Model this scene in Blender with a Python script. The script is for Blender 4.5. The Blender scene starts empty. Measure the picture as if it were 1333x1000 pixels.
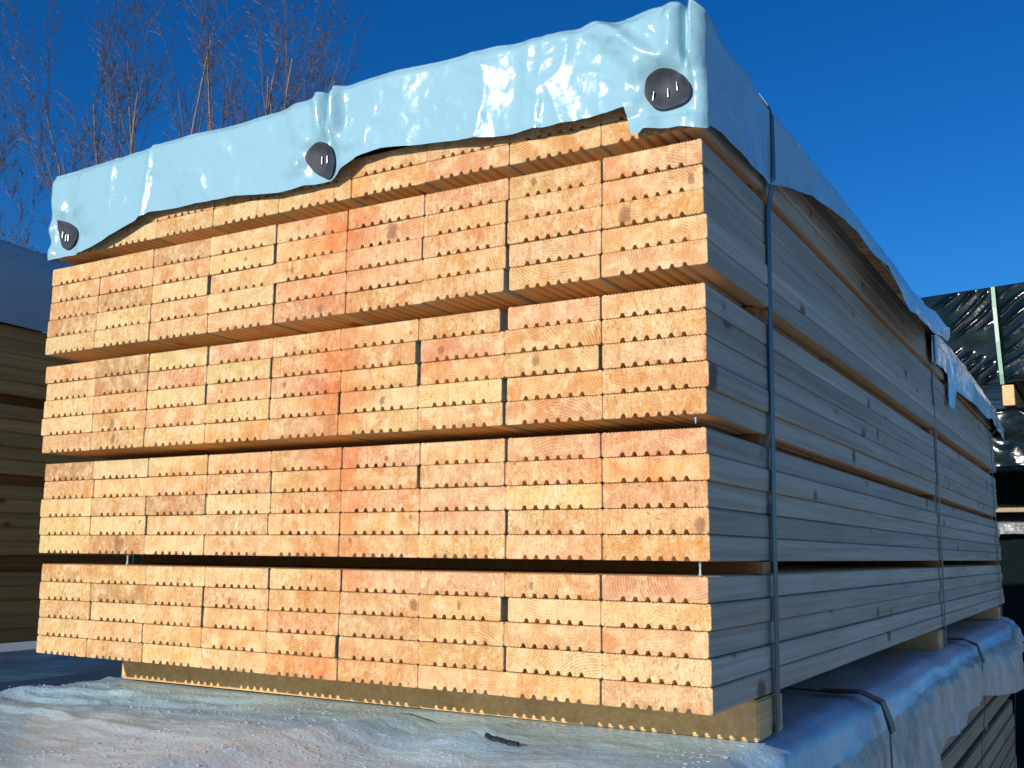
import bpy, bmesh, math, random
from mathutils import Vector, Matrix, noise

BZ = 1.30                       # height of the lowest board packet's underside above the ground
random.seed(7)
scn = bpy.context.scene
COL = scn.collection
W = 1.08

def lerp(a, b, t): return a + (b - a) * t
def clamp(v, a=0.0, b=1.0): return max(a, min(b, v))
def smooth(a, b, v):
    t = clamp((v - a) / (b - a)); return t * t * (3 - 2 * t)
def poly(pts, v):
    if v <= pts[0][0]: return pts[0][1]
    for (a, fa), (b, fb) in zip(pts, pts[1:]):
        if v <= b: return lerp(fa, fb, (v - a) / (b - a)) if b > a else fb
    return pts[-1][1]
def gauss(v, c, s): return math.exp(-((v - c) / s) ** 2)
def nz(x, y, z=0.0): return noise.noise(Vector((x, y, z)))

# ------------------------------------------------------------------ materials
class Nodes:
    def __init__(self, name):
        self.m = bpy.data.materials.new(name); self.m.use_nodes = True
        self.t = self.m.node_tree; self.t.nodes.clear()
        self.out = self.n('ShaderNodeOutputMaterial'); self.b = self.n('ShaderNodeBsdfPrincipled')
        self.t.links.new(self.b.outputs[0], self.out.inputs[0])
    def n(self, kind, **kw):
        o = self.t.nodes.new(kind)
        for k, v in kw.items(): setattr(o, k, v)
        return o
    def set(self, sock, v):
        if isinstance(v, bpy.types.NodeSocket): self.t.links.new(v, sock)
        else: sock.default_value = v
    def coord(self, which='Object'): return self.n('ShaderNodeTexCoord').outputs[which]
    def scale(self, v, s, off=None):
        m = self.n('ShaderNodeMapping'); self.set(m.inputs[0], v); m.inputs[3].default_value = s
        if off is not None: self.set(m.inputs[1], off)
        return m.outputs[0]
    def noise(self, v, sc, det=4.0, rough=.55, dist=0.0):
        o = self.n('ShaderNodeTexNoise'); self.set(o.inputs['Vector'], v)
        o.inputs['Scale'].default_value = sc; o.inputs['Detail'].default_value = det
        o.inputs['Roughness'].default_value = rough; o.inputs['Distortion'].default_value = dist
        return o.outputs[0]
    def voro(self, v, sc, feat='F1', rnd=1.0):
        o = self.n('ShaderNodeTexVoronoi', feature=feat); self.set(o.inputs['Vector'], v)
        o.inputs['Scale'].default_value = sc; o.inputs['Randomness'].default_value = rnd
        return o.outputs['Distance']
    def math(self, op, a, b=0.0, c=None):
        o = self.n('ShaderNodeMath', operation=op); self.set(o.inputs[0], a); self.set(o.inputs[1], b)
        if c is not None: self.set(o.inputs[2], c)
        return o.outputs[0]
    def vmath(self, op, a, b=None):
        o = self.n('ShaderNodeVectorMath', operation=op); self.set(o.inputs[0], a)
        if b is not None: self.set(o.inputs[1], b)
        return o.outputs['Value'] if op in ('LENGTH', 'DOT_PRODUCT') else o.outputs[0]
    def remap(self, v, a, b, c=0.0, d=1.0):
        o = self.n('ShaderNodeMapRange'); self.set(o.inputs[0], v)
        for i, x in enumerate((a, b, c, d)): self.set(o.inputs[i + 1], x)
        return o.outputs[0]
    def mix(self, f, a, b, mode='MIX'):
        o = self.n('ShaderNodeMix', data_type='RGBA', blend_type=mode)
        self.set(o.inputs[0], f); self.set(o.inputs[6], a); self.set(o.inputs[7], b)
        return o.outputs[2]
    def attr(self, name):
        return self.n('ShaderNodeAttribute', attribute_type='OBJECT', attribute_name=name)
    def bump(self, h, dist, strength=1.0, prev=None):
        o = self.n('ShaderNodeBump'); self.set(o.inputs['Height'], h)
        o.inputs['Distance'].default_value = dist; o.inputs['Strength'].default_value = strength
        if prev is not None: self.set(o.inputs['Normal'], prev)
        return o.outputs[0]
    def done(self, col, rough=.6, normal=None, spec=.5, **kw):
        self.set(self.b.inputs['Base Color'], col); self.set(self.b.inputs['Roughness'], rough)
        self.b.inputs['Specular IOR Level'].default_value = spec
        if normal is not None: self.set(self.b.inputs['Normal'], normal)
        for k, v in kw.items(): self.set(self.b.inputs[k], v)
        return self.m
def C3(r, g, b): return (r, g, b, 1.0)

def mat_endgrain():
    k = Nodes('end_grain')
    co = k.coord(); rnd = k.n('ShaderNodeObjectInfo').outputs['Random']
    off = k.n('ShaderNodeCombineXYZ'); k.set(off.inputs[0], k.math('MULTIPLY', rnd, 37.0)); k.set(off.inputs[2], k.math('MULTIPLY', rnd, 91.0))
    pos = k.vmath('ADD', co, off.outputs[0])
    tint = k.attr('tint').outputs['Color']; pith = k.attr('pith').outputs['Vector']; ringy = k.attr('ringy').outputs['Fac']
    knot = k.attr('knot').outputs['Vector']; fuzz = k.attr('fuzz').outputs['Fac']
    # growth rings around the pith
    flat = k.vmath('MULTIPLY', co, (1, 0, 1))
    w = k.n('ShaderNodeTexNoise'); k.set(w.inputs['Vector'], pos); w.inputs['Scale'].default_value = 32; w.inputs['Detail'].default_value = 3
    wob = k.vmath('SCALE', k.vmath('SUBTRACT', w.outputs['Color'], (.5, .5, .5))); wob.node.inputs['Scale'].default_value = .006
    d = k.vmath('LENGTH', k.vmath('ADD', k.vmath('SUBTRACT', flat, pith), wob))
    dd = k.math('ADD', d, k.math('MULTIPLY', k.noise(pos, 9, 2), .012))
    s = k.math('FRACT', k.math('MULTIPLY', dd, 300.0))
    late = k.math('POWER', s, 3.0)
    fade = k.remap(k.noise(pos, 20, 2), .36, .58, .15, 1.0)
    col = k.mix(k.math('MULTIPLY', k.math('MULTIPLY', late, ringy), fade), tint, k.mix(1.0, tint, C3(.56, .34, .22), 'MULTIPLY'))
    # broad patches, saw fuzz, torn fibres
    blot = k.noise(pos, 26, 3, .6, .6)
    col = k.mix(k.remap(blot, .42, .62, 0, .8), col, k.mix(1.0, col, C3(.93, .70, .54), 'MULTIPLY'))
    pale = k.noise(k.vmath('ADD', pos, (3, 1, 7)), 38, 6, .72, .3)
    col = k.mix(k.remap(pale, .47, .63, 0, .8), col, C3(.88, .68, .38))
    fine = k.noise(pos, 330, 4, .7)
    torn = k.noise(k.scale(pos, (1, 1, .55)), 170, 5, .72, .5)
    col = k.mix(k.math('MULTIPLY', k.remap(fine, .40, .68, 0, .75), fuzz), col, k.mix(1.0, col, C3(.64, .46, .34), 'MULTIPLY'))
    col = k.mix(k.math('MULTIPLY', k.remap(torn, .56, .68, 0, .95), fuzz), col, k.mix(1.0, col, C3(.52, .34, .22), 'MULTIPLY'))
    col = k.mix(k.math('MULTIPLY', k.remap(torn, .30, .44, .9, 0), fuzz), col, C3(.92, .79, .54))
    # saw marks: faint near-vertical scratches
    saw = k.noise(k.scale(pos, (260, 1, 22)), 1.0, 2, .5)
    col = k.mix(k.remap(saw, .56, .72, 0, .35), col, k.mix(1.0, col, C3(.66, .50, .40), 'MULTIPLY'))
    # resin stain running down the middle of the stack
    wp = k.n('ShaderNodeNewGeometry').outputs['Position']
    sp = k.n('ShaderNodeSeparateXYZ'); k.set(sp.inputs[0], wp)
    sx = k.math('ADD', sp.outputs[0], k.math('MULTIPLY', k.math('SUBTRACT', k.noise(wp, 14, 3), .5), .09))
    band = k.remap(k.math('ABSOLUTE', k.math('SUBTRACT', sx, .578)), .016, .064, 1.0, 0.0)
    bz = k.remap(k.noise(wp, 11, 3, .6), .34, .56, .1, 1.0)
    reg = k.math('MULTIPLY', k.remap(sp.outputs[0], .35, .6, 0, 1), k.remap(k.noise(wp, 5.5, 3, .55), .46, .62, 0, .42))
    col = k.mix(reg, col, k.mix(1.0, col, C3(1.0, .74, .64), 'MULTIPLY'))
    hi = k.remap(sp.outputs[2], BZ + .10, BZ + .32, .55, 1.0)
    col = k.mix(k.math('MULTIPLY', k.math('MULTIPLY', k.math('MULTIPLY', band, bz), hi), .85), col, k.mix(1.0, col, C3(.98, .58, .44), 'MULTIPLY'))
    # knots
    kp = k.n('ShaderNodeSeparateXYZ'); k.set(kp.inputs[0], knot)
    cs = k.n('ShaderNodeSeparateXYZ'); k.set(cs.inputs[0], k.vmath('ADD', flat, wob))
    dx = k.math('DIVIDE', k.math('SUBTRACT', cs.outputs[0], kp.outputs[0]), k.math('ADD', k.math('MULTIPLY', kp.outputs[2], .72), .00001))
    dz = k.math('DIVIDE', k.math('SUBTRACT', cs.outputs[2], kp.outputs[1]), k.math('ADD', k.math('MULTIPLY', kp.outputs[2], 1.05), .00001))
    kd = k.math('SQRT', k.math('ADD', k.math('MULTIPLY', dx, dx), k.math('MULTIPLY', dz, dz)))
    kd = k.math('ADD', kd, k.math('MULTIPLY', k.math('SUBTRACT', k.noise(pos, 110, 4, .65), .5), 2.4))
    km = k.math('MULTIPLY', k.remap(kd, .65, 1.15, 1.0, 0.0), k.math('GREATER_THAN', kp.outputs[2], .0005))
    col = k.mix(k.math('MULTIPLY', km, .68), col, k.mix(k.remap(fine, .35, .65), C3(.15, .055, .025), C3(.36, .16, .075)))
    h = k.math('ADD', k.math('ADD', k.math('MULTIPLY', fine, .5), torn), k.math('MULTIPLY', saw, .5))
    return k.done(col, .72, k.bump(h, .0024, 1.0), .25)

def mat_board(name, base, dark, knotcol, scale=1.0):
    k = Nodes(name)
    co = k.coord(); rnd = k.n('ShaderNodeObjectInfo').outputs['Random']
    off = k.n('ShaderNodeCombineXYZ'); k.set(off.inputs[0], k.math('MULTIPLY', rnd, 31.0)); k.set(off.inputs[1], k.math('MULTIPLY', rnd, 57.0)); k.set(off.inputs[2], k.math('MULTIPLY', rnd, 17.0))
    pos = k.vmath('ADD', co, off.outputs[0])
    g = k.noise(k.scale(pos, (150, 3.2, 150)), 1.0, 4, .6, .6)
    g2 = k.noise(k.scale(pos, (45, .8, 45)), 1.0, 3, .6, .8)
    b = k.noise(pos, 2.2, 3)
    col = k.mix(k.remap(g, .35, .68), base, dark)
    col = k.mix(k.remap(g2, .40, .70, 0, .6), col, k.mix(1.0, col, C3(.74, .60, .48), 'MULTIPLY'))
    col = k.mix(k.remap(b, .35, .65, 0, .45), col, k.mix(1.0, col, C3(.80, .78, .74), 'MULTIPLY'))
    tone = k.remap(rnd, 0, 1, .78, 1.12)
    tv = k.n('ShaderNodeCombineXYZ')
    for i in range(3): k.set(tv.inputs[i], tone)
    col = k.mix(1.0, col, tv.outputs[0], 'MULTIPLY')
    yz = k.n('ShaderNodeSeparateXYZ'); k.set(yz.inputs[0], pos); yc = k.n('ShaderNodeCombineXYZ')
    k.set(yc.inputs[0], k.math('MULTIPLY', yz.outputs[1], 6.5)); k.set(yc.inputs[1], k.math('MULTIPLY', k.math('ADD', yz.outputs[2], yz.outputs[0]), 8.5))
    vk = k.n('ShaderNodeTexVoronoi', feature='F1', voronoi_dimensions='2D'); k.set(vk.inputs['Vector'], yc.outputs[0]); vk.inputs['Scale'].default_value = 1.0
    kd = k.math('ADD', vk.outputs['Distance'], k.math('MULTIPLY', k.math('SUBTRACT', k.noise(pos, 60, 2), .5), .06))
    sep = k.n('ShaderNodeSeparateColor'); k.set(sep.inputs[0], vk.outputs['Color'])
    size = k.remap(sep.outputs[0], .45, 1.0, .0, .11)
    km = k.math('MULTIPLY', k.remap(k.math('SUBTRACT', kd, size), -.02, .02, 1, 0), k.math('GREATER_THAN', size, .012))
    halo = k.math('MULTIPLY', k.remap(k.math('SUBTRACT', kd, size), 0, .07, .45, 0), k.math('GREATER_THAN', size, .012))
    col = k.mix(halo, col, k.mix(1.0, col, C3(.72, .52, .36), 'MULTIPLY'))
    col = k.mix(k.math('MULTIPLY', km, .8), col, knotcol)
    return k.done(col, .62, k.bump(k.math('ADD', g, k.math('MULTIPLY', g2, .6)), .0012 * scale, .6), .3)

def mat_tarp(name, outer, inner, rough=.25, bumpd=.004, freq=9.0, dirt=.25, spec=.6):
    k = Nodes(name)
    co = k.coord()
    back = k.n('ShaderNodeNewGeometry').outputs['Backfacing']
    n1 = k.noise(co, freq, 4, .5, .6)
    n2 = k.noise(k.scale(co, (1, 1, .35)), freq * 4, 3, .5, 1.2)
    sep = k.n('ShaderNodeSeparateXYZ'); k.set(sep.inputs[0], co)
    wv = k.math('ADD', k.math('SINE', k.math('MULTIPLY', k.math('ADD', sep.outputs[0], sep.outputs[1]), 2500.0)),
                k.math('SINE', k.math('MULTIPLY', sep.outputs[2], 2500.0)))
    d = k.noise(co, 6.0, 5, .65)
    col = k.mix(k.remap(d, .42, .75, 0, dirt), outer, k.mix(1.0, outer, C3(.72, .75, .74), 'MULTIPLY'))
    spk = k.noise(co, 70.0, 3, .6)
    col = k.mix(k.remap(spk, .70, .78, 0, dirt), col, k.mix(1.0, outer, C3(.45, .45, .42), 'MULTIPLY'))
    col = k.mix(back, col, inner)
    rg = k.math('ABSOLUTE', k.math('SUBTRACT', k.noise(co, freq * 2.6, 3, .5, .4), .5))
    rg2 = k.math('ABSOLUTE', k.math('SUBTRACT', k.noise(co, freq * 8.0, 2, .5, .2), .5))
    hh = k.math('SUBTRACT', k.math('ADD', n1, k.math('MULTIPLY', n2, .08)), k.math('ADD', k.math('MULTIPLY', rg, .85), k.math('MULTIPLY', rg2, .26)))
    bn = k.bump(hh, bumpd, 1.0)
    bn = k.bump(wv, .00004, .08, bn)
    return k.done(col, k.remap(d, .3, .7, rough * .75, rough * 1.35), bn, spec)

def mat_plain(name, c, rough=.5, var=.3, sc=40.0, bumpd=.0006, spec=.4, metal=0.0):
    k = Nodes(name); co = k.coord(); n = k.noise(co, sc, 4, .6)
    col = k.mix(k.remap(n, .35, .7, 0, 1), c, (c[0] * (1 - var), c[1] * (1 - var), c[2] * (1 - var), 1))
    return k.done(col, rough, k.bump(n, bumpd, .7), spec, Metallic=metal)

M = {}
M['end'] = mat_endgrain()
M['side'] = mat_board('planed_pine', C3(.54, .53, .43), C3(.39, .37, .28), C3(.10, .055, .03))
M['bouncelit'] = mat_board('bounce_lit_pine', C3(.90, .61, .30), C3(.80, .50, .22), C3(.35, .17, .07))  # top and bottom board faces, bounce light put into the brighter colour
M['oldside'] = mat_board('weathered_pine', C3(.42, .32, .21), C3(.32, .24, .15), C3(.09, .05, .03))
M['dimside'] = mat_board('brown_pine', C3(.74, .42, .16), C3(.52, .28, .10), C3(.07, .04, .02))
M['beam'] = mat_board('rough_pine', C3(.84, .56, .27), C3(.70, .43, .19), C3(.20, .11, .05), 1.8)
M['stick'] = mat_board('spacer_pine', C3(.46, .22, .08), C3(.33, .15, .05), C3(.12, .06, .03))
M['tarp'] = mat_tarp('pale_blue_tarp', C3(.29, .505, .585), C3(.012, .014, .016), .20, .0060, 5.0, .15)
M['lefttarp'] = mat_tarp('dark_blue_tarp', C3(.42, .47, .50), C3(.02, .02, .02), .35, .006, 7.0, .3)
M['patch'] = mat_plain('grey_rubber', C3(.040, .047, .062), .6, .35, 60, .0005, .35)
M['staple'] = mat_plain('staple_wire', C3(.75, .76, .78), .3, .1, 90, .0001, .5, .8)
M['strap'] = mat_plain('blue_green_strap', C3(.035, .075, .09), .42, .25, 120, .0002, .5)
M['darkstrap'] = mat_plain('black_strap', C3(.018, .022, .032), .42, .25, 120, .0002, .5)
M['greenstrap'] = mat_plain('green_strap', C3(.24, .42, .30), .4, .2, 90, .0002, .5)
M['ice'] = mat_plain('ice', C3(.42, .46, .50), .35, .08, 400, .0004, .6)
M['bark'] = mat_plain('grey_bark', C3(.25, .21, .18), .8, .45, 8, .004, .2)
M['twig'] = mat_plain('brown_twig', C3(.215, .165, .13), .8, .4, 12, .001, .2)
M['white'] = mat_tarp('white_sheeting', C3(.62, .68, .75), C3(.2, .2, .2), .3, .02, 6.0, .3)

def mat_black():
    k = Nodes('black_plastic'); co = k.coord()
    n1 = k.noise(co, 5.0, 4, .5, .8); n2 = k.noise(k.scale(co, (1, 1, 2.2)), 14.0, 3, .5, 1.5)
    return k.done(C3(.002, .006, .0065), .15, k.bump(k.math('ADD', n1, k.math('MULTIPLY', n2, .2)), .005, 1.0), .45)
M['black'] = mat_black()
M['shadedblack'] = mat_plain('shaded_black_plastic', C3(.004, .009, .010), .6, .3, 6, .0005, .04)  # shaded copy of the black plastic, matte to stand for shadow

def mat_frost():
    k = Nodes('frosted_tarp'); co = k.coord()
    d = k.noise(co, 5.0, 5, .62, .5); f = k.noise(co, 210.0, 4, .72); fl = k.noise(k.scale(co, (70, 150, 70)), 1.0, 4, .7, .4); m = k.noise(co, 46.0, 5, .7, .1)
    st = k.noise(k.scale(co, (7, 22, 6), None), 1.0, 6, .68, .3)
    col = k.mix(k.remap(d, .38, .66), C3(.48, .72, .86), C3(.37, .54, .65))
    col = k.mix(k.remap(st, .55, .70, 0, .55), col, C3(.36, .46, .49))
    col = k.mix(k.remap(m, .56, .70, 0, .6), col, C3(.70, .84, .92))
    col = k.mix(k.remap(f, .60, .68, 0, .8), col, C3(.88, .9, .92))
    col = k.mix(k.remap(fl, .63, .70, 0, .75), col, C3(.20, .24, .26))
    col = k.mix(k.remap(fl, .38, .30, 0, .8), col, C3(.85, .88, .90))
    back = k.n('ShaderNodeNewGeometry').outputs['Backfacing']
    col = k.mix(back, col, C3(.1, .1, .1))
    h = k.math('ADD', k.math('ADD', k.math('MULTIPLY', m, .5), k.math('MULTIPLY', f, .22)), k.math('MULTIPLY', d, 1.2))
    h = k.math('SUBTRACT', h, k.math('MULTIPLY', k.math('ABSOLUTE', k.math('SUBTRACT', k.noise(k.scale(co, (9, 20, 9)), 1.0, 4, .55), .5)), .8))
    k.b.inputs['Coat Weight'].default_value = .45; k.b.inputs['Coat Roughness'].default_value = .28; k.b.inputs['Coat IOR'].default_value = 1.5
    return k.done(col, k.remap(m, .4, .7, .3, .6), k.bump(h, .006, .9), .5)
M['frost'] = mat_frost()
def mat_flap():
    k = Nodes('cloudy_plastic'); co = k.coord()
    s1 = k.noise(k.scale(co, (10, 16, 3.5)), 1.0, 5, .62, .8); s2 = k.noise(k.scale(co, (30, 70, 16)), 1.0, 4, .65, .6)
    col = k.mix(k.remap(s1, .38, .62), C3(.48, .42, .32), C3(.66, .62, .53))
    col = k.mix(k.remap(s2, .56, .68, 0, .75), col, C3(.80, .78, .74))
    col = k.mix(k.remap(s2, .40, .30, 0, .5), col, C3(.22, .22, .19))
    h = k.math('ADD', s1, k.math('MULTIPLY', s2, .5))
    return k.done(col, .32, k.bump(h, .02, 1.0), .5)
M['flap'] = mat_flap()

def mat_ground():
    k = Nodes('pale_bounce_ground'); co = k.coord()  # unseen ground, made pale to bounce light onto the undersides
    n = k.noise(co, 1.2, 5, .6); v = k.voro(co, 32.0); f = k.noise(co, 60, 3)
    col = k.mix(k.remap(v, 0, .7), C3(.50, .50, .50), C3(.60, .60, .61))
    col = k.mix(k.remap(n, .45, .62), col, C3(.70, .71, .73))
    return k.done(col, .8, k.bump(k.math('ADD', v, f), .02, .8), .2)
M['ground'] = mat_ground()

# ------------------------------------------------------------------ object helpers
def obj(name, verts, faces, mats, parent=None, smooth_=False, midx=None):
    me = bpy.data.meshes.new(name)
    me.from_pydata([tuple(v) for v in verts], [], faces)
    for m in (mats if isinstance(mats, (list, tuple)) else [mats]): me.materials.append(m)
    if midx: me.polygons.foreach_set('material_index', midx)
    if smooth_: me.polygons.foreach_set('use_smooth', [True] * len(me.polygons))
    me.update()
    o = bpy.data.objects.new(name, me); COL.objects.link(o)
    if parent: o.parent = parent
    return o
def tag(o, label, cat, group=None, kind=None):
    if label: o['label'] = label
    if cat: o['category'] = cat
    if group: o['group'] = group
    if kind: o['kind'] = kind
    return o
def empty(name, loc):
    o = bpy.data.objects.new(name, None); COL.objects.link(o); o.location = loc; o.empty_display_size = .05
    return o
def grid(nu, nv, fn):
    vs = [fn(i, j) for j in range(nv) for i in range(nu)]
    fs = [(j * nu + i, j * nu + i + 1, (j + 1) * nu + i + 1, (j + 1) * nu + i) for j in range(nv - 1) for i in range(nu - 1)]
    return vs, fs
def bevel_box(dx, dy, dz, r=.002, jit=0.0, seg=2):
    """box with origin at the middle of its underside"""
    bm = bmesh.new(); bmesh.ops.create_cube(bm, size=1.0)
    for v in bm.verts: v.co = Vector((v.co.x * dx, v.co.y * dy, (v.co.z + .5) * dz))
    bmesh.ops.bevel(bm, geom=list(bm.edges), offset=r, segments=seg, affect='EDGES')
    vs = [v.co.copy() for v in bm.verts]; bm.verts.index_update()
    fs = [tuple(v.index for v in f.verts) for f in bm.faces]; bm.free()
    return vs, fs
def tube(vs, fs, p0, p1, r0, r1, n=4):
    a = (p1 - p0)
    if a.length < 1e-6: return
    z = a.normalized(); x = z.orthogonal().normalized(); y = z.cross(x); b = len(vs)
    for p, r in ((p0, r0), (p1, r1)):
        for i in range(n):
            t = 2 * math.pi * i / n; vs.append(p + x * (math.cos(t) * r) + y * (math.sin(t) * r))
    for i in range(n): fs.append((b + i, b + (i + 1) % n, b + n + (i + 1) % n, b + n + i))

# ------------------------------------------------------------------ grooved decking board mesh
PITCH = .0278
BW = .1196
def board_profile():
    w, h, r = BW / 2, PITCH - .0002, .0028
    p = []
    g0, gs, gw, gd = -.0353, .01414, .0061, .0045       # six square grooves in the underside
    p.append((-w + r, 0))
    for i in range(6):
        c = g0 + gs * i
        p += [(c - gw / 2 - .0008, 0), (c - gw / 2 - .0001, .0007), (c - gw / 2 + .0014, gd), (c + gw / 2 - .0014, gd), (c + gw / 2 + .0001, .0007), (c + gw / 2 + .0008, 0)]
    p += [(w - r, 0), (w - r * .3, r * .3), (w, r)]
    p += [(w, h - r), (w - r * .3, h - r * .3), (w - r, h)]
    n = 28; x0, x1 = w - r - .002, -w + r + .002          # fine ribs on the upper face
    st = (x1 - x0) / n
    for i in range(n):
        a = x0 + st * i
        p += [(a, h), (a + st * .3, h - .0008), (a + st * .65, h - .0008), (a + st * .95, h)]
    p += [(-w + r, h), (-w + r * .3, h - r * .3), (-w, h - r), (-w, r), (-w + r * .3, r * .3)]
    return p
PROF = board_profile()
def board_mesh(length):
    n = len(PROF); vs = []; fs = []; mi = []
    ys = (0.0, .0007, length - .0007, length)
    cx, cz = 0.0, PITCH / 2; w = BW / 2
    for k, y in enumerate(ys):
        s = .0005 if k in (0, 3) else 0.0
        for x, z in PROF:
            vs.append((x - math.copysign(min(s, abs(x)), x), y, z - (s if z > cz else -s)))
    for k in range(3):
        for i in range(n):
            j = (i + 1) % n
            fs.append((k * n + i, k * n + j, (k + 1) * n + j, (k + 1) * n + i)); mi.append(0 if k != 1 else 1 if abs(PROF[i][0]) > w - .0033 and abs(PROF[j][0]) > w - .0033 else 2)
    fs.append(tuple(reversed(range(n)))); mi.append(0)
    fs.append(tuple(3 * n + i for i in range(n))); mi.append(0)
    return vs, fs, mi
bv, bf, bmi = board_mesh(3.15)
proto = obj('decking_board', bv, bf, [M['end'], M['side'], M['bouncelit']], midx=bmi)
first_used = [False]
def copy_board():
    if not first_used[0]:
        first_used[0] = True; return proto
    o = proto.copy(); COL.objects.link(o); return o

# packet geometry read from the site: (left x, left bottom z, left top z, right x, right bottom z, right top z, boundaries)
PK = [
    (.0145, .0082, .1412, 1.0785, .0002, .1390, [.1286, .2441, .3600, .4767, .5953, .7164, .8351, .9560]),
    (.0010, .1571, .2949, 1.0800, .1542, .2949, [.1171, .2354, .3541, .4714, .5910, .7134, .8346, .9570]),
    (-.0125, .3118, .4505, 1.0815, .3090, .4522, [.1053, .2218, .3422, .4635, .5830, .7077, .8309, .9581]),
    (-.0180, .4694, .6113, 1.0830, .4721, .6159, [.0971, .2170, .3362, .4624, .5876, .7109, .8343, .9593]),
    (-.0150, .6275, .7670, 1.0820, .6310, .7700, [.1000, .2190, .3370, .4630, .5890, .7120, .8350, .9600]),
]
# open joints: (packet, row from top, boundary) -> width in metres
GAP = {(3,2,4):.0055,(3,3,3):.0060,(3,4,4):.0045,(3,5,4):.0045,(3,2,1):.0030,(3,1,5):.0030,(3,2,7):.0035,(3,3,7):.0035,(3,4,7):.0040,(3,5,7):.0060,
       (3,1,8):.0038,(3,5,8):.0022,(3,3,6):.0018,(3,1,4):.0014,(3,5,1):.0022,
       (2,1,7):.0105,(2,2,6):.0080,(2,3,6):.0055,(2,4,7):.0058,(2,5,7):.0036,(2,3,8):.0040,(2,3,3):.0042,(2,2,4):.0034,(2,4,5):.0042,(2,5,1):.0030,(2,1,3):.0030,(2,2,3):.0022,(2,1,8):.0020,(2,4,3):.0018,
       (1,1,7):.0036,(1,2,6):.0060,(1,1,2):.0026,(1,3,2):.0024,(1,4,2):.0026,(1,2,4):.0024,(1,4,4):.0028,(1,1,4):.0016,(1,1,8):.0016,(1,4,7):.0030,(1,5,8):.0012,
       (0,2,7):.0085,(0,1,8):.0020,(0,4,5):.0048,(0,2,3):.0030,(0,3,3):.0034,(0,1,4):.0022,(0,1,5):.0024,(0,4,7):.0016,(0,4,2):.0018,(0,3,8):.0012,(0,5,8):.0016,(0,3,4):.0012}
KNOT = {(3,3,9):(-.032,.012,.011),(3,2,9):(.047,.013,.006),(2,3,8):(-.018,.018,.007),(1,4,9):(.050,.009,.010),(1,5,2):(.004,.014,.016),(2,4,2):(-.014,.010,.008),(2,5,2):(-.010,.014,.007),
        (1,1,6):(.010,.012,.004),(2,4,6):(.006,.012,.006),(0,2,7):(.0,.017,.005),(3,5,5):(.020,.012,.007),(3,2,6):(.012,.014,.012),(0,2,6):(.052,.014,.008),(2,2,7):(-.030,.012,.006)}
TINTS = {'pale yellow': (.86,.69,.34), 'tan': (.76,.48,.23), 'orange': (.80,.47,.20), 'pinkish': (.82,.48,.26), 'dark tan': (.62,.37,.17), 'honey': (.81,.54,.25)}
SPECIAL = {(2,1,1):'pinkish',(2,2,1):'pale yellow',(2,1,2):'dark tan',(2,2,2):'dark tan',(2,1,3):'pale yellow',(2,3,3):'pale yellow',(2,2,4):'pale yellow',(3,5,1):'pale yellow',(3,4,1):'dark tan',(3,3,4):'tan',
           (0,2,1):'pale yellow',(0,2,2):'dark tan',(0,4,9):'pale yellow',(0,2,9):'pale yellow',(0,2,8):'pale yellow',(0,4,8):'pale yellow',(1,5,2):'dark tan',(0,5,1):'pale yellow',(0,3,2):'pale yellow',(0,1,1):'tan',(1,1,9):'pinkish',(3,1,9):'pinkish',(2,4,9):'orange',(2,3,7):'orange'}
ORD = ['first','second','third','fourth','fifth']
COLN = ['leftmost','second from left','third from left','fourth from left','middle','fourth from right','third from right','second from right','rightmost']
PKN = ['lowest packet','second packet up','third packet up','fourth packet up','top packet under tarp']
ROWN = ['top row','second row down','third row down','fourth row down','bottom row']
rb = random.Random(21)
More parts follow.
